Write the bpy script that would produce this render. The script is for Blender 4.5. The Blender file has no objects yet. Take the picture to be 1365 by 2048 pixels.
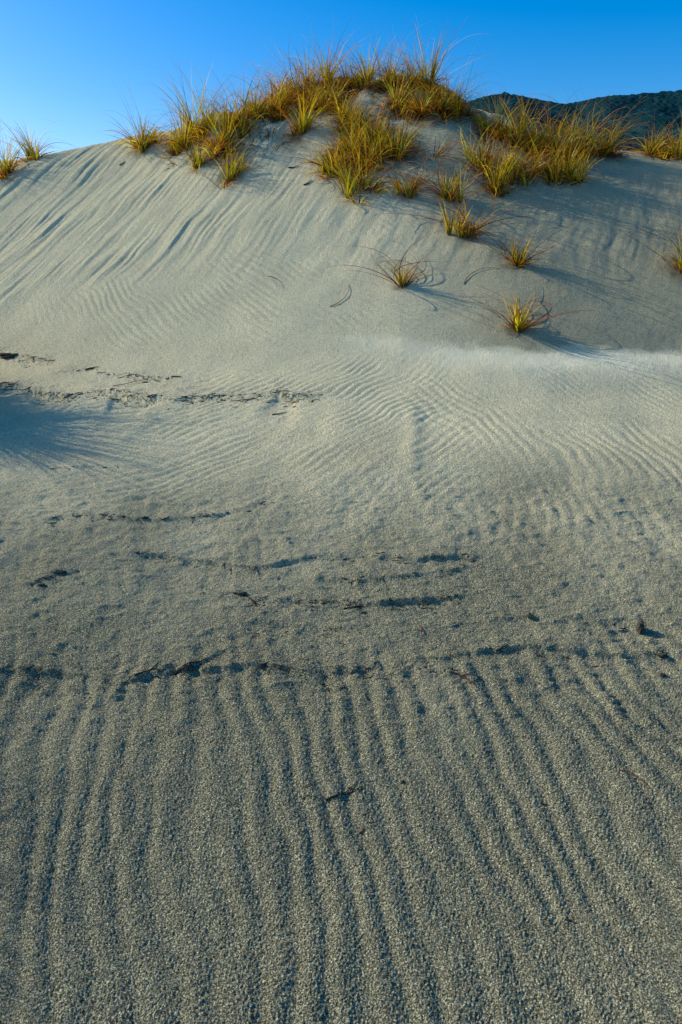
import bpy, math, random
import numpy as np
from mathutils import Vector
rng = np.random.default_rng(7)
random.seed(7)
C = bpy.context.scene.collection
R = math.radians
# ------------------------------------------------------------------ camera
PITCH = 20.0; ZC = 1.5; FOC = 1365.0
cs, sn = math.cos(R(PITCH)), math.sin(R(PITCH))
cam = bpy.data.cameras.new('camera'); co = bpy.data.objects.new('camera', cam); C.objects.link(co)
cam.sensor_fit = 'VERTICAL'; cam.sensor_height = 36; cam.sensor_width = 24; cam.lens = 24
cam.clip_start = 0.05; cam.clip_end = 9000
co.location = (0, 0, ZC); co.rotation_euler = (R(90 - PITCH), 0, 0)
bpy.context.scene.camera = co
def ray(px, py):
    a = (px - 682.5) / FOC; b = (1024 - py) / FOC
    return np.array([a, cs + b * sn, -sn + b * cs])
def at_y(px, py, Y):
    d = ray(px, py); t = Y / d[1]
    return d[0] * t, Y, ZC + d[2] * t
# ------------------------------------------------------------------ noise
perm = rng.permutation(256); perm = np.concatenate([perm, perm, perm])
ga = rng.random(256) * 2 * np.pi; gx, gy = np.cos(ga), np.sin(ga)
def pn(x, y, seed=0):
    x = np.asarray(x, float) + seed * 17.37; y = np.asarray(y, float) + seed * 9.71
    xi = np.floor(x).astype(int); yi = np.floor(y).astype(int)
    xf = x - xi; yf = y - yi; xi &= 255; yi &= 255
    u = xf ** 3 * (xf * (xf * 6 - 15) + 10); v = yf ** 3 * (yf * (yf * 6 - 15) + 10)
    def g(i, j, dx, dy):
        k = perm[perm[i & 255] + (j & 255)]
        return gx[k] * dx + gy[k] * dy
    a = g(xi, yi, xf, yf); b = g(xi + 1, yi, xf - 1, yf)
    c = g(xi, yi + 1, xf, yf - 1); d = g(xi + 1, yi + 1, xf - 1, yf - 1)
    return ((a + u * (b - a)) * (1 - v) + (c + u * (d - c)) * v) * 1.5
def fbm(x, y, seed=0, o=4):
    r = 0; a = 1.0
    for i in range(o):
        r = r + a * pn(x * 2 ** i, y * 2 ** i, seed + i * 3); a *= .5
    return r
def ss(a, b, x):
    t = np.clip((x - a) / (b - a), 0, 1); return t * t * (3 - 2 * t)
# ------------------------------------------------------------------ terrain, broad shape
P = []
for x in (-7, -4, -2, 0, 2, 4, 7):
    for y in (-5, -2, 0, 1, 2, 3):
        P.append((x, y, .23 * (y - 1)))
cols = {
 0:   [(700, 5.6), (600, 6.4), (450, 7.8), (325, 9.8)],
 250: [(700, 5.3), (600, 6.0), (450, 7.3), (340, 8.5), (278, 9.2)],
 480: [(700, 5.05), (600, 5.75), (450, 6.9), (330, 7.9), (260, 8.5), (228, 8.9)],
 682: [(850, 3.8), (700, 4.95), (600, 5.6), (450, 6.7), (330, 7.6), (260, 8.2), (205, 8.8), (168, 9.3)],
 850: [(850, 3.8), (700, 4.9), (600, 5.55), (450, 6.6), (330, 7.5), (260, 8.1), (205, 8.7), (163, 9.2)],
 950: [(250, 8.5), (220, 9.2)],
 1024: [(850, 3.8), (700, 4.9), (600, 5.5), (450, 6.6), (340, 7.5), (290, 8.1), (250, 8.9)],
 1200: [(850, 3.85), (700, 4.96), (600, 5.57), (450, 6.7), (340, 7.8), (306, 8.4)],
 1365: [(850, 3.9), (705, 5.04), (600, 5.65), (450, 6.8), (350, 7.9), (316, 8.6)],
 1750: [(705, 5.2), (450, 7.0), (330, 8.9)],
 -380: [(700, 6.2), (450, 8.6), (370, 10.2)],
}
for px, l in cols.items():
    for py, Y in l: P.append(at_y(px, py, Y))
for x in (-7, -4.5, -2, 0, 1.2, 3, 5, 7):
    P.append((x, 11.2, 2.35 if abs(x - .7) > 1.5 else 2.9)); P.append((x, 13.5, 1.5)); P.append((x, 17, .6))
P = np.array(P, float)
def kern(r): return r ** 2 * np.log(r + 1e-9)
D = np.hypot(P[:, None, 0] - P[None, :, 0], P[:, None, 1] - P[None, :, 1])
n = len(P); A = np.zeros((n + 3, n + 3)); A[:n, :n] = kern(D) + np.eye(n) * .004
A[:n, n] = 1; A[:n, n + 1:] = P[:, :2]; A[n, :n] = 1; A[n + 1:, :n] = P[:, :2].T
W = np.linalg.solve(A, np.concatenate([P[:, 2], [0, 0, 0]]))
def rbf(xc, yc):
    z = W[n] + W[n + 1] * xc + W[n + 2] * yc
    for i in range(n):
        z = z + W[i] * kern(np.hypot(xc - P[i, 0], yc - P[i, 1]))
    return z
GS = .08; GX0, GY0 = -7.8, -5.4
gxs = GX0 + GS * np.arange(int(15.6 / GS) + 4); gys = GY0 + GS * np.arange(int(22.8 / GS) + 4)
GG = rbf(*np.meshgrid(gxs, gys))
def base(x, y):          # smooth (Catmull-Rom) lookup of the broad dune shape
    x = np.asarray(x, float); y = np.asarray(y, float)
    fx = (np.clip(x, -7.5, 7.5) - GX0) / GS; fy = (np.clip(y, -5, 17) - GY0) / GS
    ix = np.floor(fx).astype(int); iy = np.floor(fy).astype(int); tx = fx - ix; ty = fy - iy
    def wt(t): return (-.5 * t + t * t - .5 * t ** 3, 1 - 2.5 * t * t + 1.5 * t ** 3, .5 * t + 2 * t * t - 1.5 * t ** 3, -.5 * t * t + .5 * t ** 3)
    wx, wy = wt(tx), wt(ty); z = 0
    for j in range(4):
        row = 0
        for i in range(4): row = row + wx[i] * GG[iy - 1 + j, ix - 1 + i]
        z = z + wy[j] * row
    k = ss(12, 26, y)
    return z * (1 - k) + (.3 + .8 * fbm(x / 40, y / 40, 5, 2)) * k
def cast(fn, px, py, lo=.5, hi=14):
    d = ray(px, py); Y = np.linspace(lo, hi, 3000); t = Y / d[1]
    x = d[0] * t; z = ZC + d[2] * t; h = fn(x, Y)
    below = np.nonzero(z < h)[0]
    i = below[0] if len(below) else int(np.argmin(z - h))
    return float(x[i]), float(Y[i])
# ledges: broken crusts of damp sand; (line, step, decay, face width, crust, scatter)
LEDGES = [
 ([(-500, 745), (-200, 765), (0, 768), (60, 776), (130, 792), (210, 786), (300, 800), (420, 793), (520, 791), (650, 790)], .036, .5, .07, 1.0, .11),
 ([(-300, 690), (0, 705), (60, 712), (125, 724)], .022, .3, .05, .9, .09),
 ([(120, 742), (190, 736), (280, 752), (370, 755)], .010, .2, .05, .5, .08),
 ([(100, 1038), (200, 1030), (290, 1036), (430, 1026), (550, 1003)], .008, .12, .03, .5, .04),
 ([(270, 1100), (400, 1115), (500, 1132), (600, 1118), (700, 1112), (820, 1116), (950, 1108)], .012, .14, .022, .6, .045),
 ([(455, 1186), (500, 1197), (600, 1201), (740, 1204), (860, 1195), (965, 1183)], .012, .12, .022, .7, .055),
 ([(-100, 1335), (150, 1341), (260, 1362), (350, 1337), (500, 1322), (600, 1332), (760, 1322)], .009, .15, .022, .6, .07),
 ([(640, 1345), (800, 1338), (900, 1310), (1050, 1297), (1200, 1300), (1340, 1308)], .009, .15, .022, .55, .06),
 ([(240, 1372), (300, 1350), (380, 1330), (450, 1300)], .009, .1, .02, .8, .03),
 ([(60, 1172), (115, 1152), (175, 1135)], .012, .12, .02, .7, .025),
 ([(495, 1300), (505, 1268), (530, 1254), (580, 1256)], .009, .1, .02, .6, .04),
 ([(780, 1346), (850, 1350), (900, 1352), (965, 1356)], .006, .1, .02, .6, .03),
 ([(960, 1222), (1070, 1228), (1180, 1240), (1300, 1238)], .011, .14, .03, .4, .05),
 ([(90, 935), (200, 930), (280, 925)], .006, .12, .03, .3, .03),
 ([(600, 1605), (660, 1600), (720, 1590)], .003, .05, .02, .5, .015),
 ([(620, 1150), (700, 1160), (900, 1140), (960, 1120)], .010, .1, .03, .3, .04),
 ([(500, 1235), (640, 1250), (740, 1243)], .009, .1, .02, .35, .05),
]
LW = []
for pl, *r in LEDGES:
    q = np.array(sorted(cast(base, *p) for p in pl)); LW.append((q[:, 0], q[:, 1], *r))
def ledge_y(i, x, y):
    qx, qy, A_, dec = LW[i][:4]; k = np.clip(dec * 2.6, .25, .6)
    return np.interp(x, qx, qy) + k * (.07 * pn(x / .26, y * 0 + i, 20 + i) + .022 * pn(x / .08, y / .4 + i, 21 + i) + .010 * pn(x / .022, y / .2, 22))
creaseq = np.array(sorted(cast(base, *p) for p in [(500, 690), (780, 675), (860, 688), (950, 700), (1050, 702), (1200, 702), (1365, 706), (1700, 708)]))
def crease_y(x): return np.interp(x, creaseq[:, 0], creaseq[:, 1]) + .04 * pn(x / .4, x * 0, 3)
RA = math.atan2(.27, .85)      # ripple crest bearing
SHADE_HUM = [(-3.3, 4.7, .42, .25), (-4.3, 4.5, .8, .30), (-2.95, 4.34, .28, .26), (-2.62, 1.93, .34, .34)]  # unseen sand humps off to the left, added to cast shadow into view
def terrain(x, y, attrs=False):
    x = np.asarray(x, float); y = np.asarray(y, float)
    z = base(x, y)
    near = 1 - ss(11, 14, y)
    for hx_, hy_, hr, ha in SHADE_HUM:
        z = z + ha * np.exp(-(((x - hx_) ** 2 + (y - hy_) ** 2) / hr ** 2) ** 1.3)
    z = z + near * (.018 * fbm(x / .9, y / .9, 1, 3))
    top = ss(7.8, 8.6, y) * near * ss(-2.8, -1.2, x) * (1 - ss(2.2, 3.4, x))
    z = z + top * (.09 * fbm(x / .6, y / .6, 2, 3))
    # foot of the slope on the right: crease, pale drift in front of it
    d = y - crease_y(x); m = ss(.2, 1.2, x) * near
    z = z - m * .035 * np.exp(-np.sqrt(d * d + .0012) / .2) * np.where(d > 0, 1, .85) + m * .03 * np.exp(-((d + .28) / .25) ** 2)
    # slide streaks on the upper left slope
    ang = .38; a = x * math.cos(ang) - y * math.sin(ang); b = x * math.sin(ang) + y * math.cos(ang)
    a = a + .035 * pn(x / .8, y / .8, 4) + .010 * pn(x / .15, y / .25, 23)
    m = ss(5.9, 6.8, y) * (1 - ss(9.2, 9.7, y)) * (1 - ss(-.9, .3, x))
    st = .75 * np.maximum(pn(a / .11, b / 1.3, 6), 0) + .7 * (.4 - np.abs(pn(a / .07, b / 1.0, 7))) + .5 * np.abs(pn(a / .16, b / 1.6, 8))
    amp = .5 + .5 * ss(-.3, .3, pn(x / .8, y / .8, 9))
    z = z + m * amp * .027 * st
    m2 = ss(5.6, 6.4, y) * (1 - ss(7.5, 8.5, y)) * ss(-.9, .3, x)
    z = z + m2 * .009 * fbm(a / .16, b / .8, 12, 3)
    # ripples
    wx = .055 * pn(x / .40, y / .48, 13) + .016 * pn(x / .12, y / .16, 14)
    def rip(th, lam, bend=0, sk=.12):
        p = (x * math.cos(th) + y * math.sin(th) + wx + bend) / lam * 2 * np.pi
        return np.sin(p) + sk * np.sin(2 * p + .9)
    mn = ss(-.6, .4, pn(x / .3, y / .38, 15) + .25)
    fA = (1 - ss(1.9, 2.25, y)) * (.65 + .35 * mn) + .28 * ss(2.0, 2.2, y) * (1 - ss(2.7, 3.3, y)) * mn
    fk = ss(-.25, .25, pn(x / .35, y / .4, 24))
    rA = (rip(RA, .084, .04 * np.sin(y * 2.2)) * (1 - fk) + fk * rip(RA - .06, .077, .05)) * fA * .0035
    mB = ss(2.7, 3.2, y) * (1 - ss(4.6, 5.0, y)) * (1 - ss(.35, .9, x)) * ss(-2.0, -1.0, x)
    rB = rip(-.76, .060, .12 * (x + .2) ** 2) * mB * .0024 * (.3 + .7 * ss(-.2, .3, pn(x / .5, y / .4, 19)))
    mC = ss(4.9, 5.3, y) * (1 - ss(6.3, 7.0, y)) * (1 - ss(.5, 1.2, x)) * ss(-3.2, -2.0, x)
    rC = rip(.75, .066, -.10 * (x + .6) ** 2) * mC * .0026 * (.3 + .7 * ss(-.2, .3, pn(x / .8, y / .7, 17)))
    mD = ss(2.5, 3.0, y) * (1 - ss(4.3, 4.9, y)) * ss(.2, .7, x)
    rD = rip(.22, .072, .25 * (y - 3.6) ** 2) * mD * .0023 * (.2 + .8 * ss(-.3, .3, pn(x / .6, y / .8, 16)))
    z = z + rA + rB + rC + rD
    z = z + .010 * np.exp(-((x - .42 - .1 * (y - 3.9) + .03 * pn(y / .15, y * 0, 18)) / .05) ** 2) * ss(3.1, 3.4, y) * (1 - ss(3.9, 4.2, y))
    # uneven, crusty sand around the ledges
    mr = ss(1.5, 1.9, y) * (1 - ss(2.9, 3.6, y)) + .8 * ss(3.5, 4.0, y) * (1 - ss(4.6, 5.1, y)) * (1 - ss(-1.2, -.2, x))
    z = z + mr * (.0058 * fbm(x / .12, y / .10, 60, 3) + .007 * np.maximum(0, fbm(x / .08, y / .030, 61, 3) - .1))
    crust = np.zeros_like(z)
    deb = fbm(x / .035, y / .014, 55, 3); deb2 = pn(x / .022, y / .009, 56)
    for i, (qx, qy, A_, dec, w, cr, sc_) in enumerate(LW):
        if len(np.shape(x)) and (np.max(y) < qy.min() - 1.5 or np.min(y) > qy.max() + .5): continue
        d = ledge_y(i, x, y) - y
        e = .10; ends = ss(qx[0] - e, qx[0] + e, x) * (1 - ss(qx[-1] - e * 2, qx[-1] + e, x))
        br = .25 + .75 * ss(-.3, .25, pn(x / .26, y / .6, 30 + i))
        z = z - A_ * ends * br * ss(0, w, d) * np.exp(-np.maximum(d, 0) / dec)
        z = z + A_ * .4 * ends * br * np.exp(-(np.minimum(d, 0) / .035) ** 2) * (1 - ss(0, w * .6, d))
        far = np.clip(y / 2.0, 1, 2.6)
        pr = pn(x / .14, y / .5, 31 + i)
        line = .85 * np.exp(-((d - .004) / (.0042 * far)) ** 2) * ss(-.1, .25, pr) * ss(-.2, .25, deb2)
        scat = np.exp(-((d - .010) / sc_) ** 2) * ss(.34, .58, deb + .3 * pr) * .85
        crust = np.maximum(crust, cr * ends * np.clip(line + scat, 0, 1))
    z = z + crust * .003 * np.abs(pn(x / .014, y / .012, 40))
    fade = np.clip(1.6 / np.maximum(y, .8), 0, 1)
    z = z + near * fade * (.0012 * pn(x / .013, y / .013, 41) + .0020 * pn(x / .0058, y / .0058, 42))
    z = z + near * .0014 * pn(x / .05, y / .05, 43)
    if attrs: return z, crust
    return z
SPOT = {}
def place(px, py):
    if (px, py) not in SPOT:
        x, y = cast(terrain, px, py); SPOT[(px, py)] = (x, y, float(terrain(np.array([x]), np.array([y]))[0]))
    return SPOT[(px, py)]
# ------------------------------------------------------------------ materials
def mat(name):
    m = bpy.data.materials.new(name); m.use_nodes = True
    nt = m.node_tree; nt.nodes.clear(); o = nt.nodes.new('ShaderNodeOutputMaterial')
    return m, nt, o
def nd(nt, t, **k):
    q = nt.nodes.new(t)
    for a, b in k.items(): setattr(q, a, b)
    return q
def noise(nt, vec, scale, detail=2, rough=.5):
    q = nd(nt, 'ShaderNodeTexNoise'); q.inputs['Scale'].default_value = scale
    q.inputs['Detail'].default_value = detail; q.inputs['Roughness'].default_value = rough
    nt.links.new(vec, q.inputs['Vector']); return q.outputs['Fac']
def ramp(nt, fac, stops):
    q = nd(nt, 'ShaderNodeValToRGB'); nt.links.new(fac, q.inputs[0])
    e = q.color_ramp.elements
    while len(e) < len(stops): e.new(.5)
    for i, (p, c) in enumerate(stops): e[i].position = p; e[i].color = (*c, 1)
    return q.outputs[0]
def mix(nt, fac, a, b, bt='MIX'):
    q = nd(nt, 'ShaderNodeMix', data_type='RGBA', blend_type=bt)
    if isinstance(fac, (int, float)): q.inputs[0].default_value = fac
    else: nt.links.new(fac, q.inputs[0])
    for i, v in ((6, a), (7, b)):
        if isinstance(v, tuple): q.inputs[i].default_value = (*v, 1)
        else: nt.links.new(v, q.inputs[i])
    return q.outputs[2]
sand, nt, out = mat('dune_sand')
geo = nd(nt, 'ShaderNodeNewGeometry').outputs['Position']
att = nd(nt, 'ShaderNodeAttribute', attribute_name='mask'); sep = nd(nt, 'ShaderNodeSeparateColor')
nt.links.new(att.outputs['Color'], sep.inputs[0])
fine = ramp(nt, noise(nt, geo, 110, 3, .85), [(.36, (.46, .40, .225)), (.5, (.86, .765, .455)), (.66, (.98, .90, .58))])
coarse_shade = ramp(nt, noise(nt, geo, 260, 3, .85), [(.38, (.018, .016, .010)), (.46, (.19, .175, .100)), (.55, (.38, .355, .21)), (.64, (.96, .91, .60))])  # coarse grey sand, dark enough to carry the painted shade too
col = mix(nt, sep.outputs[0], fine, coarse_shade)
col = mix(nt, att.outputs['Alpha'], col, ramp(nt, noise(nt, geo, 120, 2, .7), [(.3, (.96, .87, .54)), (.7, (.98, .93, .66))]))
col = mix(nt, .35, col, ramp(nt, noise(nt, geo, 2.2, 4), [(.3, (.8, .8, .8)), (.7, (1.1, 1.1, 1.1))]), 'MULTIPLY')
crc = ramp(nt, noise(nt, geo, 160, 3, .7), [(.35, (.013, .011, .008)), (.7, (.12, .105, .07))])
col = mix(nt, sep.outputs[1], col, crc)
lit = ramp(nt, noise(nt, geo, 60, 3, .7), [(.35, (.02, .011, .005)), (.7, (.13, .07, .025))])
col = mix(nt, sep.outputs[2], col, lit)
bs = nd(nt, 'ShaderNodeBsdfDiffuse'); bs.inputs['Roughness'].default_value = .3
nt.links.new(col, bs.inputs['Color'])
b1 = nd(nt, 'ShaderNodeBump'); b1.inputs['Strength'].default_value = 1; b1.inputs['Distance'].default_value = .0090
nt.links.new(noise(nt, geo, 220, 3, .75), b1.inputs['Height'])
b2 = nd(nt, 'ShaderNodeBump'); b2.inputs['Strength'].default_value = 1; b2.inputs['Distance'].default_value = .009
nt.links.new(noise(nt, geo, 80, 2, .6), b2.inputs['Height']); nt.links.new(b1.outputs[0], b2.inputs['Normal'])
nt.links.new(b2.outputs[0], bs.inputs['Normal']); nt.links.new(bs.outputs[0], out.inputs[0])

leaf, nt, out = mat('sedge_leaf')
att = nd(nt, 'ShaderNodeAttribute', attribute_name='col')
df = nd(nt, 'ShaderNodeBsdfDiffuse'); tr = nd(nt, 'ShaderNodeBsdfTranslucent'); gl = nd(nt, 'ShaderNodeBsdfGlossy')
gl.inputs['Roughness'].default_value = .35; gl.inputs['Color'].default_value = (1, .95, .8, 1)
nt.links.new(att.outputs['Color'], df.inputs[0]); nt.links.new(att.outputs['Color'], tr.inputs[0])
m1 = nd(nt, 'ShaderNodeMixShader'); m1.inputs[0].default_value = .42
nt.links.new(df.outputs[0], m1.inputs[1]); nt.links.new(tr.outputs[0], m1.inputs[2])
m2 = nd(nt, 'ShaderNodeMixShader'); m2.inputs[0].default_value = .03
nt.links.new(m1.outputs[0], m2.inputs[1]); nt.links.new(gl.outputs[0], m2.inputs[2]); nt.links.new(m2.outputs[0], out.inputs[0])

def simple(name, c1, c2, sc, bump=.003):
    m, nt, out = mat(name); g = nd(nt, 'ShaderNodeNewGeometry').outputs['Position']
    f = noise(nt, g, sc, 4, .65); c = ramp(nt, f, [(.32, c1), (.68, c2)])
    b = nd(nt, 'ShaderNodeBsdfDiffuse'); b.inputs['Roughness'].default_value = .3
    nt.links.new(c, b.inputs['Color'])
    bb = nd(nt, 'ShaderNodeBump'); bb.inputs['Distance'].default_value = bump; nt.links.new(f, bb.inputs['Height'])
    nt.links.new(bb.outputs[0], b.inputs['Normal']); nt.links.new(b.outputs[0], out.inputs[0]); return m
M_twig = simple('dark_twig', (.02, .013, .009), (.09, .055, .035), 150)
M_red = simple('reddish_twig', (.10, .03, .02), (.30, .11, .06), 150)
M_pale = simple('bleached_twig', (.35, .32, .27), (.65, .6, .52), 150)
M_clod = simple('damp_sand_crust', (.025, .023, .017), (.14, .125, .09), 120, .006)
M_hill = simple('hazy_forested_hillside', (.005, .030, .034), (.014, .062, .068), .02, .3)  # blue haze of distance mixed into the forest colour

# ------------------------------------------------------------------ mesh helper
def mesh_obj(name, V, F, m, parent=None, smooth=True, colr=None, cname='col'):
    me = bpy.data.meshes.new(name); V = np.asarray(V, np.float32); F = np.asarray(F, np.int32)
    k = F.shape[1]
    me.vertices.add(len(V)); me.vertices.foreach_set('co', V.ravel())
    me.loops.add(F.size); me.loops.foreach_set('vertex_index', F.ravel())
    me.polygons.add(len(F)); me.polygons.foreach_set('loop_start', np.arange(len(F), dtype=np.int32) * k)
    me.polygons.foreach_set('use_smooth', np.full(len(F), smooth))
    me.update(calc_edges=True)
    if colr is not None:
        a = me.color_attributes.new(cname, 'FLOAT_COLOR', 'POINT')
        c4 = np.ones((len(V), 4), np.float32); c4[:, :colr.shape[1]] = colr; a.data.foreach_set('color', c4.ravel())
    me.materials.append(m); o = bpy.data.objects.new(name, me); C.objects.link(o)
    if parent is not None: o.parent = parent
    return o
def grid_faces(nr, nc):
    i = np.arange(nr - 1)[:, None] * nc + np.arange(nc - 1)[None, :]
    return np.stack([i, i + 1, i + nc + 1, i + nc], -1).reshape(-1, 4)
def tag(o, label, cat, group=None):
    o['label'] = label; o['category'] = cat
    if group: o['group'] = group
    return o

# ------------------------------------------------------------------ tussock list (pixel of the foot, leaf length in m, fullness, style, label)
T = [
 (65, 318, .54, .7, 'green', 'small green tussock standing alone on the bare left crest against the sky'),
 (2, 352, .50, .9, 'brown', 'brown tussock cut off by the left edge just below the crest'),
 (285, 296, .54, .9, 'mixed', 'leftmost tussock of the main clump, on the pale crest, with wide wispy tips'),
 (352, 306, .42, .8, 'green', 'low green tussock right beside the leftmost tussock of the main clump'),
 (400, 266, .66, 1.3, 'mixed', 'tall bushy tussock standing high above the left shoulder of the crest'),
 (440, 300, .50, 1.1, 'gold', 'golden tussock in front of the tall bushy one on the left shoulder'),
 (480, 246, .54, 1.1, 'mixed', 'tussock on the skyline halfway between the left shoulder and the mound'),
 (462, 356, .38, .9, 'gold', 'low golden tussock at the bottom of the left clump, with shadow on sand'),
 (395, 332, .30, .6, 'green', 'tiny tuft just left of the low golden tussock at the clump bottom'),
 (512, 232, .42, 1.0, 'gold', 'golden tussock between the skyline tussock and the left foot of the mound'),
 (543, 226, .50, 1.2, 'brown', 'brownish tussock at the left foot of the grassy mound'),
 (570, 200, .42, 1.1, 'brown', 'matted brown tussock low on the left flank of the mound'),
 (600, 188, .54, 1.3, 'brown', 'arching russet tussock on the upper left flank of the mound'),
 (602, 262, .42, .9, 'green', 'short green tussock with bare sand below it, left of mound centre'),
 (628, 215, .40, 1.1, 'brown', 'dull brown tussock in the matted middle of the mound left flank'),
 (652, 168, .58, 1.0, 'mixed', 'tall wispy tussock at the left end of the mound top'),
 (658, 212, .46, 1.1, 'gold', 'golden tussock just under the wispy one at the left end of the mound top'),
 (700, 174, .36, .9, 'brown', 'brown tussock on the mound top between the wispy one and the middle tuft'),
 (738, 170, .50, .9, 'green', 'upright green tuft in the middle of the mound top'),
 (768, 174, .54, 1.0, 'mixed', 'spiky tussock on the mound top right of the middle tuft'),
 (800, 214, .44, 1.0, 'green', 'green tussock right of the bare sand patch near the mound top'),
 (812, 176, .40, 1.0, 'brown', 'brown tussock on the mound top beside the tallest skyline one'),
 (850, 176, .66, 1.1, 'mixed', 'tallest skyline tussock at the right end of the mound top'),
 (884, 224, .50, 1.1, 'brown', 'drooping tussock on the dark right flank of the mound'),
 (918, 224, .48, 1.1, 'brown', 'dark russet tussock at the outermost right flank of the mound'),
 (845, 230, .40, 1.1, 'brown', 'dark matted tussock in the hollow of the mound right flank'),
 (696, 246, .42, 1.0, 'gold', 'golden tussock left of and below the bare sand patch on the mound'),
 (742, 284, .50, 1.3, 'gold', 'broad golden tussock in the centre of the clump below the mound'),
 (735, 330, .46, 1.3, 'brown', 'dense orange brown tussock low in the centre of the clump below the mound'),
 (795, 304, .54, 1.3, 'mixed', 'bushy tussock at the right side of the clump below the mound'),
 (690, 308, .48, 1.1, 'green', 'tussock at the left side of the clump below the mound'),
 (712, 378, .42, 1.2, 'gold', 'yellow tussock at the lowest tip of the clump below the mound'),
 (664, 345, .38, .9, 'gold', 'small golden tuft at the lower left edge of the clump below the mound'),
 (816, 390, .32, .7, 'gold', 'small spreading tussock with long trailing leaves right of the central clump'),
 (900, 398, .46, .6, 'green', 'narrow upright green tuft between the central clump and the right clump'),
 (935, 472, .38, .8, 'gold', 'bright yellow green tussock alone midway down the slope'),
 (960, 334, .40, .9, 'green', 'green tussock on the left border of the right clump'),
 (998, 268, .50, 1.2, 'gold', 'golden tussock on the crest at the left end of the right clump'),
 (1045, 290, .50, 1.1, 'green', 'upright tussock beside the golden crest tussock of the right clump'),
 (1030, 358, .52, 1.4, 'gold', 'large glowing yellow tussock at the front of the right clump'),
 (990, 384, .30, .7, 'gold', 'small tuft low and left of the large glowing tussock'),
 (1090, 300, .50, 1.2, 'brown', 'dark russet tussock in the middle of the right clump against the forested hill'),
 (1122, 318, .46, 1.1, 'brown', 'dense brown tussock behind the dark green one in the right clump'),
 (1098, 352, .46, 1.1, 'green', 'dark green tussock right of the large glowing yellow one'),
 (1154, 306, .56, 1.2, 'brown', 'tall reddish tussock of the right clump reaching above the hill base'),
 (1200, 308, .50, 1.0, 'brown', 'rightmost tussock of the right clump with curling brown leaves'),
 (1138, 356, .38, .9, 'mixed', 'low tussock at the lower right corner of the right clump with long shadow'),
 (1036, 530, .25, .5, 'green', 'small tuft right of and below the bright yellow green lone tussock'),
 (805, 572, .26, .30, 'green', 'sparse green tuft alone in the middle of the bare slope'),
 (1036, 660, .28, .45, 'green', 'lowest tussock, at the foot of the slope above the pale drift'),
 (1368, 545, .48, 1.0, 'green', 'green tussock cut off by the right edge halfway down the slope'),
 (1322, 312, .46, 1.1, 'gold', 'golden tussock on the far right crest in front of the hill'),
 (1362, 314, .50, 1.1, 'gold', 'golden tussock touching the right edge on the crest'),
]
OFF = [
 (-3.15, 4.65, .70, 1.3, 'tall dense tussock beyond the left edge, uphill of the nearest one'),
 (-3.45, 5.0, .7, 1.3, 'tall dense tussock beyond the left edge, highest up the slope'),
 (-3.6, 4.4, .8, 1.3, 'tall dense tussock beyond the left edge, farthest to the left'),
 (-2.92, 4.34, .82, 1.5, 'tall dense tussock on an added sand hump just beyond the left edge, beside the bank'),
 (-3.05, 4.12, .82, 1.4, 'tall dense tussock beyond the left edge, lowest beside the bank'),
 (-2.50, 1.88, .62, 1.1, 'dense tussock on the added sand hump beside the near ripples, lower of two'),
 (-2.62, 1.96, .66, 1.1, 'dense tussock on the added sand hump beside the near ripples, upper of two'),
]
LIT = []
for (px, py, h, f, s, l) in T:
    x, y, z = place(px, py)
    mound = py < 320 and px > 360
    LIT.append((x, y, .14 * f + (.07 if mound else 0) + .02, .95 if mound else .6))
# ------------------------------------------------------------------ ground sheet
ys = [-8, -6, -4.5, -3, -2, -1.2, -.6, -.2, .1, .35, .55, .7, .78]
y = .85
while y < 11: ys.append(y); y *= 1.0024
while y < 5000: ys.append(y); y *= 1.09
ys = np.array(ys)
uc = np.linspace(-.62, .62, 860); g = [.62 + .004]; st = .006
while g[-1] < 9: g.append(g[-1] + st); st *= 1.09
us = np.concatenate([-np.array(g)[::-1], uc, np.array(g)])
w = np.maximum(ys, .85)
X = w[:, None] * us[None, :]; Y = np.repeat(ys[:, None], len(us), 1)
Z = np.zeros_like(X); CR = np.zeros_like(X)
for i in range(0, len(ys), 100):
    Z[i:i + 100], CR[i:i + 100] = terrain(X[i:i + 100], Y[i:i + 100], True)
tone = 1 - ss(1.8, 4.0, Y + .5 * fbm(X / .8, Y / .8, 50, 3))  # near sand: coarser grey, plus vignette darkening put into the colour
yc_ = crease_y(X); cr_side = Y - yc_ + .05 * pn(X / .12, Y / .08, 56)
tone = np.maximum(tone, .66 * ss(.3, 1.4, X) * ss(-.03, .12, cr_side) * (1 - ss(8, 10, Y)))  # slope above the crease painted darker, as the side turned from the sun
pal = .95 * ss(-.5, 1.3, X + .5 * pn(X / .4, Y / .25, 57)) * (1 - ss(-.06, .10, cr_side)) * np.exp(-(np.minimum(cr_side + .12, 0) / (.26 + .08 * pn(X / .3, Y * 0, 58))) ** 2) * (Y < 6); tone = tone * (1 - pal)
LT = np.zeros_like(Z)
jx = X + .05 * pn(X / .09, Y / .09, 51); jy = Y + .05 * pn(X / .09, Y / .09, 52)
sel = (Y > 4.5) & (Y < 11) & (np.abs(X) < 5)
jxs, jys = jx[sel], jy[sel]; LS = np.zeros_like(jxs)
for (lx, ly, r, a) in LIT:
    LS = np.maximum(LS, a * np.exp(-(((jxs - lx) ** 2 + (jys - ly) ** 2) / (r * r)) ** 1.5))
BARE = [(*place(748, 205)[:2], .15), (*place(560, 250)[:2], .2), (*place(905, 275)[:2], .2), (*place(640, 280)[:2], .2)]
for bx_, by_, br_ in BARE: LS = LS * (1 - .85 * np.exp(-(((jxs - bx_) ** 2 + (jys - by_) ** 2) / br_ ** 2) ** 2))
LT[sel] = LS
rgb = np.stack([tone.ravel(), CR.ravel(), LT.ravel(), pal.ravel()], 1)
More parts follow.
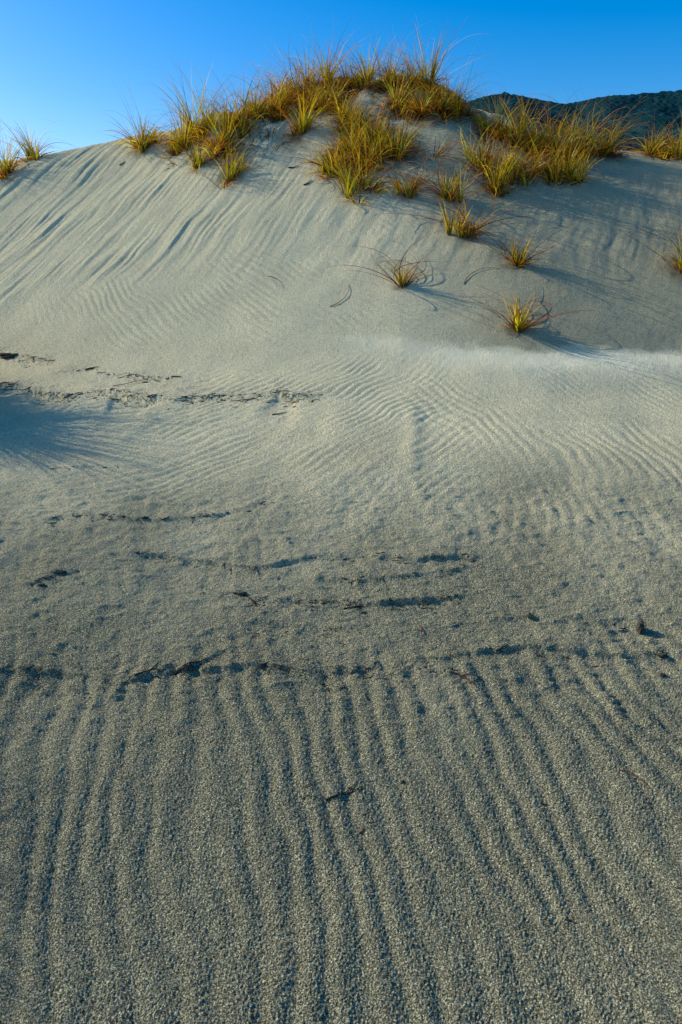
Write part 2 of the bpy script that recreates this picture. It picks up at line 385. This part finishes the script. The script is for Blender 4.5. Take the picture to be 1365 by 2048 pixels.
gr = mesh_obj('ground', np.stack([X.ravel(), Y.ravel(), Z.ravel()], 1), grid_faces(len(ys), len(us)), sand, colr=rgb, cname='mask')
gr['kind'] = 'structure'

# ------------------------------------------------------------------ leaves
def blades(N, L, th, bend, w0, curl=0., base_r=.03, S=8, ox=0, oy=0, oz=0, Lmin=.45, K=1):
    ph = rng.random(N) * 2 * np.pi; ln = L * (Lmin + (1 - Lmin) * rng.random(N))
    t0 = R(th[0]) + (R(th[1]) - R(th[0])) * rng.random(N); bd = R(bend[0]) + (R(bend[1]) - R(bend[0])) * rng.random(N)
    cu = curl * (rng.random(N) - .5) * 2; r0 = base_r * np.sqrt(rng.random(N))
    bxx = np.zeros(N); byy = np.zeros(N)
    if K > 1:      # a tussock is several unequal fans of leaves, each leaning its own way
        k = rng.integers(0, K, N); la = rng.random(K) * 2 * np.pi; ls = .5 + .65 * rng.random(K)
        ang = la[k] + rng.normal(0, .85, N); ph = np.where(rng.random(N) < .75, ang, ph)
        ln = ln * ls[k]; bo = rng.normal(0, 1, (K, 2)) * base_r * 1.1; bxx, byy = bo[k, 0], bo[k, 1]; r0 = r0 * .5
    s = np.linspace(0, 1, S); ds = ln[:, None] / (S - 1)
    tt = t0[:, None] + bd[:, None] * s[None] ** 1.25; pp = ph[:, None] + cu[:, None] * s[None]
    dx = np.sin(tt) * np.cos(pp) * ds; dy = np.sin(tt) * np.sin(pp) * ds; dz = np.cos(tt) * ds
    x = np.cumsum(dx, 1) - dx[:, :1] + (r0 * np.cos(ph) + bxx)[:, None]; y = np.cumsum(dy, 1) - dy[:, :1] + (r0 * np.sin(ph) + byy)[:, None]
    z = np.cumsum(dz, 1) - dz[:, :1] - .01
    b0 = float(base(np.array([ox]), np.array([oy]))[0])
    z = z + (base(x[:, :1] + ox, y[:, :1] + oy) - b0)
    fl = base(x + ox, y + oy) - b0
    z = np.maximum(z, fl + .012 - .022 * (s[None] < .05))
    roll = (rng.random(N) - .5)[:, None] * 2.4
    wd = w0 * (.6 + .7 * rng.random(N))[:, None] * np.clip((1 - s[None]) ** .75, .13, 1)
    sx, sy = -np.sin(pp), np.cos(pp)
    nx, ny, nz = np.cos(tt) * np.cos(pp), np.cos(tt) * np.sin(pp), -np.sin(tt)
    ax = sx * np.cos(roll) + nx * np.sin(roll); ay = sy * np.cos(roll) + ny * np.sin(roll); az = nz * np.sin(roll)
    bx = -sx * np.sin(roll) + nx * np.cos(roll); by = -sy * np.sin(roll) + ny * np.cos(roll); bz = nz * np.cos(roll)
    V = np.stack([np.stack([x - ax * wd / 2, y - ay * wd / 2, z - az * wd / 2], -1),
                  np.stack([x + bx * wd * .35, y + by * wd * .35, z + bz * wd * .35], -1),
                  np.stack([x + ax * wd / 2, y + ay * wd / 2, z + az * wd / 2], -1)], 2)
    idx = np.arange(N * S * 3).reshape(N, S, 3)
    F = []
    for k in (0, 1):
        F.append(np.stack([idx[:, :-1, k], idx[:, :-1, k + 1], idx[:, 1:, k + 1], idx[:, 1:, k]], -1).reshape(-1, 4))
    return V.reshape(-1, 3), np.concatenate(F), np.repeat(np.broadcast_to(s, (N, S))[:, :, None], 3, 2).reshape(-1), S
def colours(N, S, s, pal, tip, var=.45):
    pal = np.array(pal); c = pal[rng.integers(0, len(pal), N)] * (1 - var + 2 * var * rng.random((N, 1)))
    c = np.repeat(c, S * 3, 0); k = (s ** 2.2)[:, None] * .75
    sheath_shade = (1 - ss(0, .25, s))[:, None] * .8  # leaf foot: brown sheath colour, doubling as painted shade inside the tussock
    c = c * (1 - sheath_shade) + np.array((.06, .022, .006)) * sheath_shade
    return np.clip(c * (1 - k) + np.array(tip) * k, 0, .95)
GREEN = [(.18, .24, .006), (.40, .44, .010), (.76, .70, .012), (.020, .028, .005)]
GOLD = [(.95, .54, .006), (.95, .72, .02), (.80, .30, .005), (.03, .013, .004), (.30, .09, .006)]
BROWN = [(.64, .18, .008), (.12, .04, .008), (.95, .46, .012), (.02, .008, .004), (.02, .008, .004)]
def tussock(x, y, z, h, f, style, label, dense=1.0, group='sedge tussocks on the dune', lone=False, trail=0, thin=1.0, tips=1.6):
    e = bpy.data.objects.new('sedge_tussock', None); e.empty_display_size = .1; C.objects.link(e); e.location = (x, y, z)
    tag(e, label, 'grass tussock', group)
    kw = dict(ox=x, oy=y, oz=z); K = 1 if f < .6 else random.choice((3, 4, 5))
    ng, nd_, nw = {'green': (92, 36, 34), 'gold': (72, 74, 40), 'mixed': (78, 62, 50), 'brown': (38, 84, 78)}[style]
    if lone: nd_ = int(nd_ * .5)
    ng, nd_, nw = int(ng * f * dense), int(nd_ * f * dense), int(nw * (f ** .5) * max(1, dense * .7))
    br = (.05 if f < .6 else .066) * f
    V, F, s, S = blades(ng, h * 1.08, (1, 34) if not lone else (1, 24), (5, 55) if not lone else (5, 40), .0105 * thin, .4, br, K=K, **kw)
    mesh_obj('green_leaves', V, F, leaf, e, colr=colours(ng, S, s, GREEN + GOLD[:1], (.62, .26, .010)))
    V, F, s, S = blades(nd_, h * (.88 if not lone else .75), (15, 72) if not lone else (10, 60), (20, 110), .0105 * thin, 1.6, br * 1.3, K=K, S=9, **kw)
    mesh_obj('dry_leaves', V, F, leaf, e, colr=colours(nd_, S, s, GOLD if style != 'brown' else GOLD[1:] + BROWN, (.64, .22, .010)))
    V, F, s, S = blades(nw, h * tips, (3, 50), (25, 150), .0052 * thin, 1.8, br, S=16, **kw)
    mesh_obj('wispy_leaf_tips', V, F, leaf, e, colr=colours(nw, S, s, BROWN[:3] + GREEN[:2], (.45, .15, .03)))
    if trail:
        V, F, s, S = blades(trail, max(h, .28) * (3.0 if lone else 2.2), (38, 62), (34, 58), .0074, 4.2, .03, S=32, Lmin=.55, **kw)
        mesh_obj('trailing_leaves', V, F, leaf, e, colr=colours(trail, S, s, [(.34, .09, .015), (.14, .05, .015)], (.22, .07, .02)))
    return e
for (px, py, h, f, s, l) in T:
    x, y, z = place(px, py); ln_ = py > 370 and px > 780
    tussock(x, y, z, h, f, s, l, lone=ln_, trail=18 if ln_ else (10 if (py > 325 and px > 640) else 0))
for (x, y, h, f, l) in OFF:
    z = float(terrain(np.array([x]), np.array([y]))[0]); tussock(x, y, z, h, f, 'mixed', l, 7.0 if y > 3 else 4.5, 'sedge tussocks beyond the left edge', thin=.8, tips=1.0)

# leaf litter matted under the clumps
Vs, Fs, Cs = [], [], []; off = 0
for (lx, ly, r, a) in LIT:
    if a < .9: continue
    N = int(520 * r)
    for _ in range(3):
        cx, cy = lx + rng.normal() * r * .5, ly + rng.normal() * r * .5
        if min(math.hypot(cx - b[0], cy - b[1]) - b[2] for b in BARE) < .02: continue
        cz = float(terrain(np.array([cx]), np.array([cy]))[0])
        V, F, s, S = blades(N // 3, .20, (35, 100), (10, 110), .0075, 2.2, r * .8, S=6, ox=cx, oy=cy, oz=cz)
        Vs.append(V + np.array([cx, cy, cz])); Fs.append(F + off); off += len(V)
        Cs.append(colours(N // 3, S, s, [(.07, .03, .01), (.22, .09, .02), (.02, .01, .006), (.60, .27, .02)], (.12, .05, .015)))
lo = mesh_obj('leaf_litter', np.concatenate(Vs), np.concatenate(Fs), leaf, colr=np.concatenate(Cs))
tag(lo, 'mat of dead brown leaves lying under the tussock clumps', 'leaf litter'); lo['kind'] = 'stuff'

# crumbs of dead stem caught along the ledges
px_, py_ = [], []
for i, (qx, qy, A_, dec, w_, cr, sc_) in enumerate(LW):
    a0, a1 = max(qx[0], -2.6), qx[-1]; N = int((a1 - a0) * 200 * cr)
    xs = a0 + (a1 - a0) * rng.random(N); keep = pn(xs / .14, xs * 0, 31 + i) + .35 * rng.normal(size=N) > 0; xs = xs[keep]
    yy = np.interp(xs, qx, qy); yy = ledge_y(i, xs, yy) - np.abs(rng.normal(0, sc_ * .6, len(xs))) + .006
    px_.append(xs); py_.append(yy)
fx = np.concatenate(px_); fy = np.concatenate(py_); N = len(fx)
ln = (.004 + .034 * rng.random(N) ** 2.0) * np.clip(fy / 2.2, .8, 1.8); th = rng.normal(.1, .7, N); bend = rng.normal(0, .6, N); wd_ = (.0008 + .0009 * rng.random(N)) * np.clip(fy / 2.0, .8, 2.2)
S = 4; s = np.linspace(-.5, .5, S)
cx = fx[:, None] + np.cos(th[:, None] + bend[:, None] * s) * ln[:, None] * s; cy = fy[:, None] + np.sin(th[:, None] + bend[:, None] * s) * ln[:, None] * s
cz = terrain(cx, cy) + .0015; cz = np.maximum(cz, cz.mean(1, keepdims=True)); tp = wd_[:, None] * (1 - 1.2 * np.abs(s))
nx_, ny_ = -np.sin(th)[:, None], np.cos(th)[:, None]
V = np.stack([np.stack([cx - nx_ * tp, cy - ny_ * tp, cz - tp], -1), np.stack([cx, cy, cz + tp], -1), np.stack([cx + nx_ * tp, cy + ny_ * tp, cz - tp], -1)], 2)
idx = np.arange(N * S * 3).reshape(N, S, 3); F = np.concatenate([np.stack([idx[:, :-1, k], idx[:, :-1, k + 1], idx[:, 1:, k + 1], idx[:, 1:, k]], -1).reshape(-1, 4) for k in (0, 1)])
pc = np.array([(.02, .014, .009), (.05, .03, .018), (.015, .011, .008), (.14, .06, .035)])[rng.integers(0, 4, N)]
db = mesh_obj('plant_debris', V.reshape(-1, 3), F, leaf, colr=np.repeat(pc, S * 3, 0))
tag(db, 'fine dark crumbs of dead stem caught along the sand ledges', 'plant debris'); db['kind'] = 'stuff'

# ------------------------------------------------------------------ twigs and clods
def tube(pts, rad, sides=6):
    pts = np.array(pts, float); n_ = len(pts); V = []
    for i, p in enumerate(pts):
        t = pts[min(i + 1, n_ - 1)] - pts[max(i - 1, 0)]; t /= np.linalg.norm(t)
        a = np.cross(t, (0, .1, 1)); a /= np.linalg.norm(a) + 1e-9; b = np.cross(t, a)
        for k in range(sides):
            q = 2 * np.pi * k / sides; V.append(p + (a * math.cos(q) + b * math.sin(q)) * rad[i])
    F = [(i * sides + k, i * sides + (k + 1) % sides, (i + 1) * sides + (k + 1) % sides, (i + 1) * sides + k) for i in range(n_ - 1) for k in range(sides)]
    return V, F
def stick(px, py, L, ang, r, m, label, branches=2, name='twig', curve=.15, arch=.0):
    x, y, z = place(px, py); e = bpy.data.objects.new(name, None); e.empty_display_size = .05; C.objects.link(e); e.location = (x, y, z)
    tag(e, label, 'twig', 'twigs scattered on the sand')
    def path(x0, y0, L_, a_, n_=9):
        pts = []; cx, cy = x0, y0; k = random.uniform(-curve, curve) * 2
        for i in range(n_):
            u = i / (n_ - 1)
            zz = float(terrain(np.array([cx + x]), np.array([cy + y]))[0]) - z + r * .8 + arch * math.sin(u * math.pi) + random.uniform(0, .25) * r
            pts.append((cx, cy, zz)); cx += math.cos(a_ + k * u * 4) * L_ / (n_ - 1); cy += math.sin(a_ + k * u * 4) * L_ / (n_ - 1)
        return pts
    p = path(-math.cos(ang) * L / 2, -math.sin(ang) * L / 2, L, ang)
    V, F = tube(p, [r * (1 - .6 * i / 8) for i in range(9)]); mesh_obj('stem', V, F, m, e)
    for b in range(branches):
        q = p[random.randint(2, 6)]; V, F = tube(path(q[0], q[1], L * random.uniform(.2, .4), ang + random.choice((-1, 1)) * random.uniform(.4, .9), 6), [r * .6 * (1 - .12 * i) for i in range(6)])
        mesh_obj('side_shoot', V, F, m, e)
    return e
STK = [
 (932, 1352, .10, -.2, .0026, M_red, 'red brown twig lying on the long dark crust line, right of centre', 2),
 (690, 1592, .11, .25, .0024, M_twig, 'dark twig alone among the near ripples', 3),
 (500, 1192, .13, -.15, .003, M_twig, 'dark forked stalk at the left end of the middle crust line', 4),
 (706, 1216, .07, .1, .003, M_twig, 'short dark twig at the right end of the middle crust line', 2),
 (848, 1262, .05, -1.0, .0018, M_red, 'thin reddish twig between the two crust lines', 1),
 (912, 1254, .035, .1, .0018, M_pale, 'tiny bleached twig between the two crust lines', 0),
 (560, 829, .09, .05, .004, M_twig, 'small dark twig on the pale ripples below the sand bank end', 0),
 (725, 1668, .018, .3, .0025, M_red, 'tiny reddish speck of stem below the lone dark twig', 0),
 (1006, 1300, .05, .2, .003, M_twig, 'short dark twig on the long crust line, between centre and right', 1),
 (380, 1330, .12, .5, .0026, M_twig, 'slanting dark twig on the left half of the long crust line', 2),
 (300, 1345, .10, .4, .0026, M_twig, 'slanting dark twig left of the other one on the long crust line', 2),
 (586, 338, .10, -.5, .007, M_twig, 'dark twig on the upper slope left of the central clump, upper of two', 1),
 (617, 368, .09, .3, .007, M_twig, 'dark twig on the upper slope left of the central clump, lower of two', 1),
 (185, 737, .10, .1, .006, M_twig, 'dark twig on the sunlit bank above the left shadow', 1),
 (355, 754, .08, 0, .005, M_twig, 'dark twig on the sunlit bank further right, nearer the middle', 1),
 (1090, 1610, .02, .3, .002, M_red, 'tiny red stem fragment among the near ripples right of centre', 0),
 (1140, 1840, .02, .3, .002, M_red, 'tiny red stem fragment near the bottom right', 0),
 (900, 1198, .10, -.1, .0013, M_red, 'hair thin red stem on the right part of the middle crust line', 0),
 (245, 328, .07, .9, .006, M_twig, 'dark stub on the upper left slope under the crest', 1),
]
for a in STK: stick(*a[:7], branches=a[7])
for (px, py, L, an, lab) in [(560, 560, .25, -.6, 'thin curled dead leaf on the slope left of the sparse green tuft'),
                             (700, 600, .35, .5, 'long thin dead leaf arcing downslope from the sparse green tuft'),
                             (940, 540, .40, 1.2, 'long curved leaf lying between the sparse tuft and the small tuft'),
                             (1290, 1550, .14, -.2, 'fine dead leaf on the ripples at the right edge'),
                             (270, 770, .3, 0, 'thin dead leaf on the sunlit bank at left')]:
    stick(px, py, L, an, .0016 if py > 900 else .0028, M_red, lab, 0, 'dead_leaf', .35, .008)['category'] = 'dead leaf'
def clod(px, py, sx, sy, sz, label, seed):
    x, y, z = place(px, py); nu, nv = 28, 18
    u = np.linspace(0, 2 * np.pi, nu, endpoint=False); v = np.linspace(.02, np.pi - .02, nv)
    U, Vv = np.meshgrid(u, v); r = 1 + .45 * fbm(np.cos(U) * np.sin(Vv) * 1.6 + seed, np.sin(U) * np.sin(Vv) * 1.6 + np.cos(Vv) * 1.3, seed, 4)
    r = r + .15 * pn(np.cos(U) * 5 + seed, np.cos(Vv) * 5 + np.sin(U) * 4, seed)
    VV = np.stack([r * np.cos(U) * np.sin(Vv) * sx, r * np.sin(U) * np.sin(Vv) * sy, r * np.cos(Vv) * sz], -1).reshape(-1, 3)
    F = [(i * nu + k, i * nu + (k + 1) % nu, (i + 1) * nu + (k + 1) % nu, (i + 1) * nu + k) for i in range(nv - 1) for k in range(nu)]
    o = mesh_obj('sand_clod', VV, F, M_clod); o.location = (x, y, z + sz * .15); tag(o, label, 'sand clod', 'clods of dark damp sand')
CL = [
 (1279, 1262, .012, .02, .034, 'upright dark clod near the right edge, tallest of the clods'),
 (1325, 1312, .016, .010, .007, 'flat dark clod at the right end of the long crust line'),
 (1325, 1352, .010, .008, .006, 'small dark clod below the right end of the long crust line'),
 (484, 1190, .018, .010, .008, 'dark clod at the left tip of the middle crust line'),
 (120, 1148, .030, .010, .007, 'long dark clod on the short crust at far left'),
 (85, 1172, .018, .009, .007, 'small dark clod at the lower end of the short crust at far left'),
 (374, 1338, .018, .010, .008, 'dark clod on the left half of the long crust line'),
 (525, 1335, .014, .009, .007, 'small dark clod on the long crust line left of centre'),
 (1058, 1235, .008, .014, .010, 'narrow dark clod on the faint crust right of centre'),
 (290, 1036, .014, .009, .006, 'small dark clod on the faint upper left crust'),
 (805, 1565, .006, .005, .004, 'tiny dark clod above and right of the lone dark twig'),
 (20, 712, .08, .04, .018, 'dark clod at the left edge on the sunlit bank'),
]
for i, c in enumerate(CL): clod(*c, seed=60 + i)

# ------------------------------------------------------------------ forested hill
prof = [(-2500, 470), (0, 420), (500, 330), (780, 262), (880, 225), (930, 208), (965, 197), (1010, 187), (1060, 198), (1130, 211), (1160, 205), (1200, 196), (1260, 191), (1365, 182), (1600, 168), (2200, 200), (3500, 330)]
Yh = 1500.
hp = np.array([(at_y(a, b, Yh)[0], at_y(a, b, Yh)[2]) for a, b in prof])
hx = np.concatenate([np.linspace(-2800, 100, 90)[:-1], np.linspace(100, 1000, 460), np.linspace(1000, 3600, 120)[1:]])
hy = np.concatenate([np.linspace(700, 1080, 60)[:-1], np.linspace(1080, 1530, 190), np.linspace(1530, 2000, 30)[1:]])
HX, HY = np.meshgrid(hx, hy)
top = np.interp(HX, hp[:, 0], hp[:, 1])
sl = np.where(HY < Yh, (HY - 700) / (Yh - 700), 1 - (HY - Yh) / 480)
spur = fbm(HX / 190, HY / 320, 71, 3)
HZ = top * np.sign(sl) * np.abs(sl) ** .85
HZ = HZ + 55 * spur * np.clip(np.minimum(sl, (1 - sl) * 3), 0, 1) - 1
def crowns(x, y, c, seed):      # rounded tree crowns on a jittered lattice
    gx_, gy_ = np.floor(x / c), np.floor(y / c); best = np.zeros_like(x)
    for i in (-1, 0, 1):
        for j in (-1, 0, 1):
            a = gx_ + i; b = gy_ + j
            h1 = np.modf(np.abs(np.sin(a * 127.1 + b * 311.7 + seed) * 43758.5))[0]; h2 = np.modf(np.abs(np.sin(a * 269.5 + b * 183.3 + seed) * 43758.5))[0]
            d = np.hypot(x - (a + h1) * c, y - (b + h2) * c) / (c * (.55 + .35 * h2))
            best = np.maximum(best, np.sqrt(np.clip(1 - d * d, 0, 1)) * (.6 + .6 * h1))
    return best
HZ = HZ + 2.6 * crowns(HX, HY, 9., 3.) + 1.6 * crowns(HX, HY, 6., 9.)
hill = mesh_obj('hills', np.stack([HX.ravel(), HY.ravel(), HZ.ravel()], 1), grid_faces(len(hy), len(hx)), M_hill)
hill['kind'] = 'structure'

# ------------------------------------------------------------------ light
EL, AZ = 28.0, 69.0      # azimuth from straight ahead towards the left
sd = Vector((-math.sin(R(AZ)) * math.cos(R(EL)), math.cos(R(AZ)) * math.cos(R(EL)), math.sin(R(EL))))
L = bpy.data.lights.new('sun', 'SUN'); L.energy = 5; L.angle = R(.5); L.color = (1, .94, .79)
lo_ = bpy.data.objects.new('sun', L); C.objects.link(lo_); lo_.rotation_euler = sd.to_track_quat('Z', 'Y').to_euler()
wd = bpy.data.worlds.new('World'); bpy.context.scene.world = wd; wd.use_nodes = True
wt = wd.node_tree; bg = wt.nodes['Background']; sk = wt.nodes.new('ShaderNodeTexSky'); sk.sky_type = 'NISHITA'
sk.sun_disc = False; sk.sun_elevation = R(EL); sk.sun_rotation = R(-AZ); sk.air_density = 1.0; sk.dust_density = .9; sk.ozone_density = 3.2
hs = wt.nodes.new('ShaderNodeHueSaturation'); hs.inputs['Saturation'].default_value = 1.58; hs.inputs['Value'].default_value = 1.14
mu = mix(wt, 1.0, hs.outputs[0], (.95, .95, 1.06), 'MULTIPLY')
wt.links.new(sk.outputs[0], hs.inputs['Color']); wt.links.new(mu, bg.inputs[0]); bg.inputs[1].default_value = .15
sc = bpy.context.scene; sc.view_settings.view_transform = 'Standard'; sc.view_settings.look = 'None'; sc.view_settings.exposure = 0
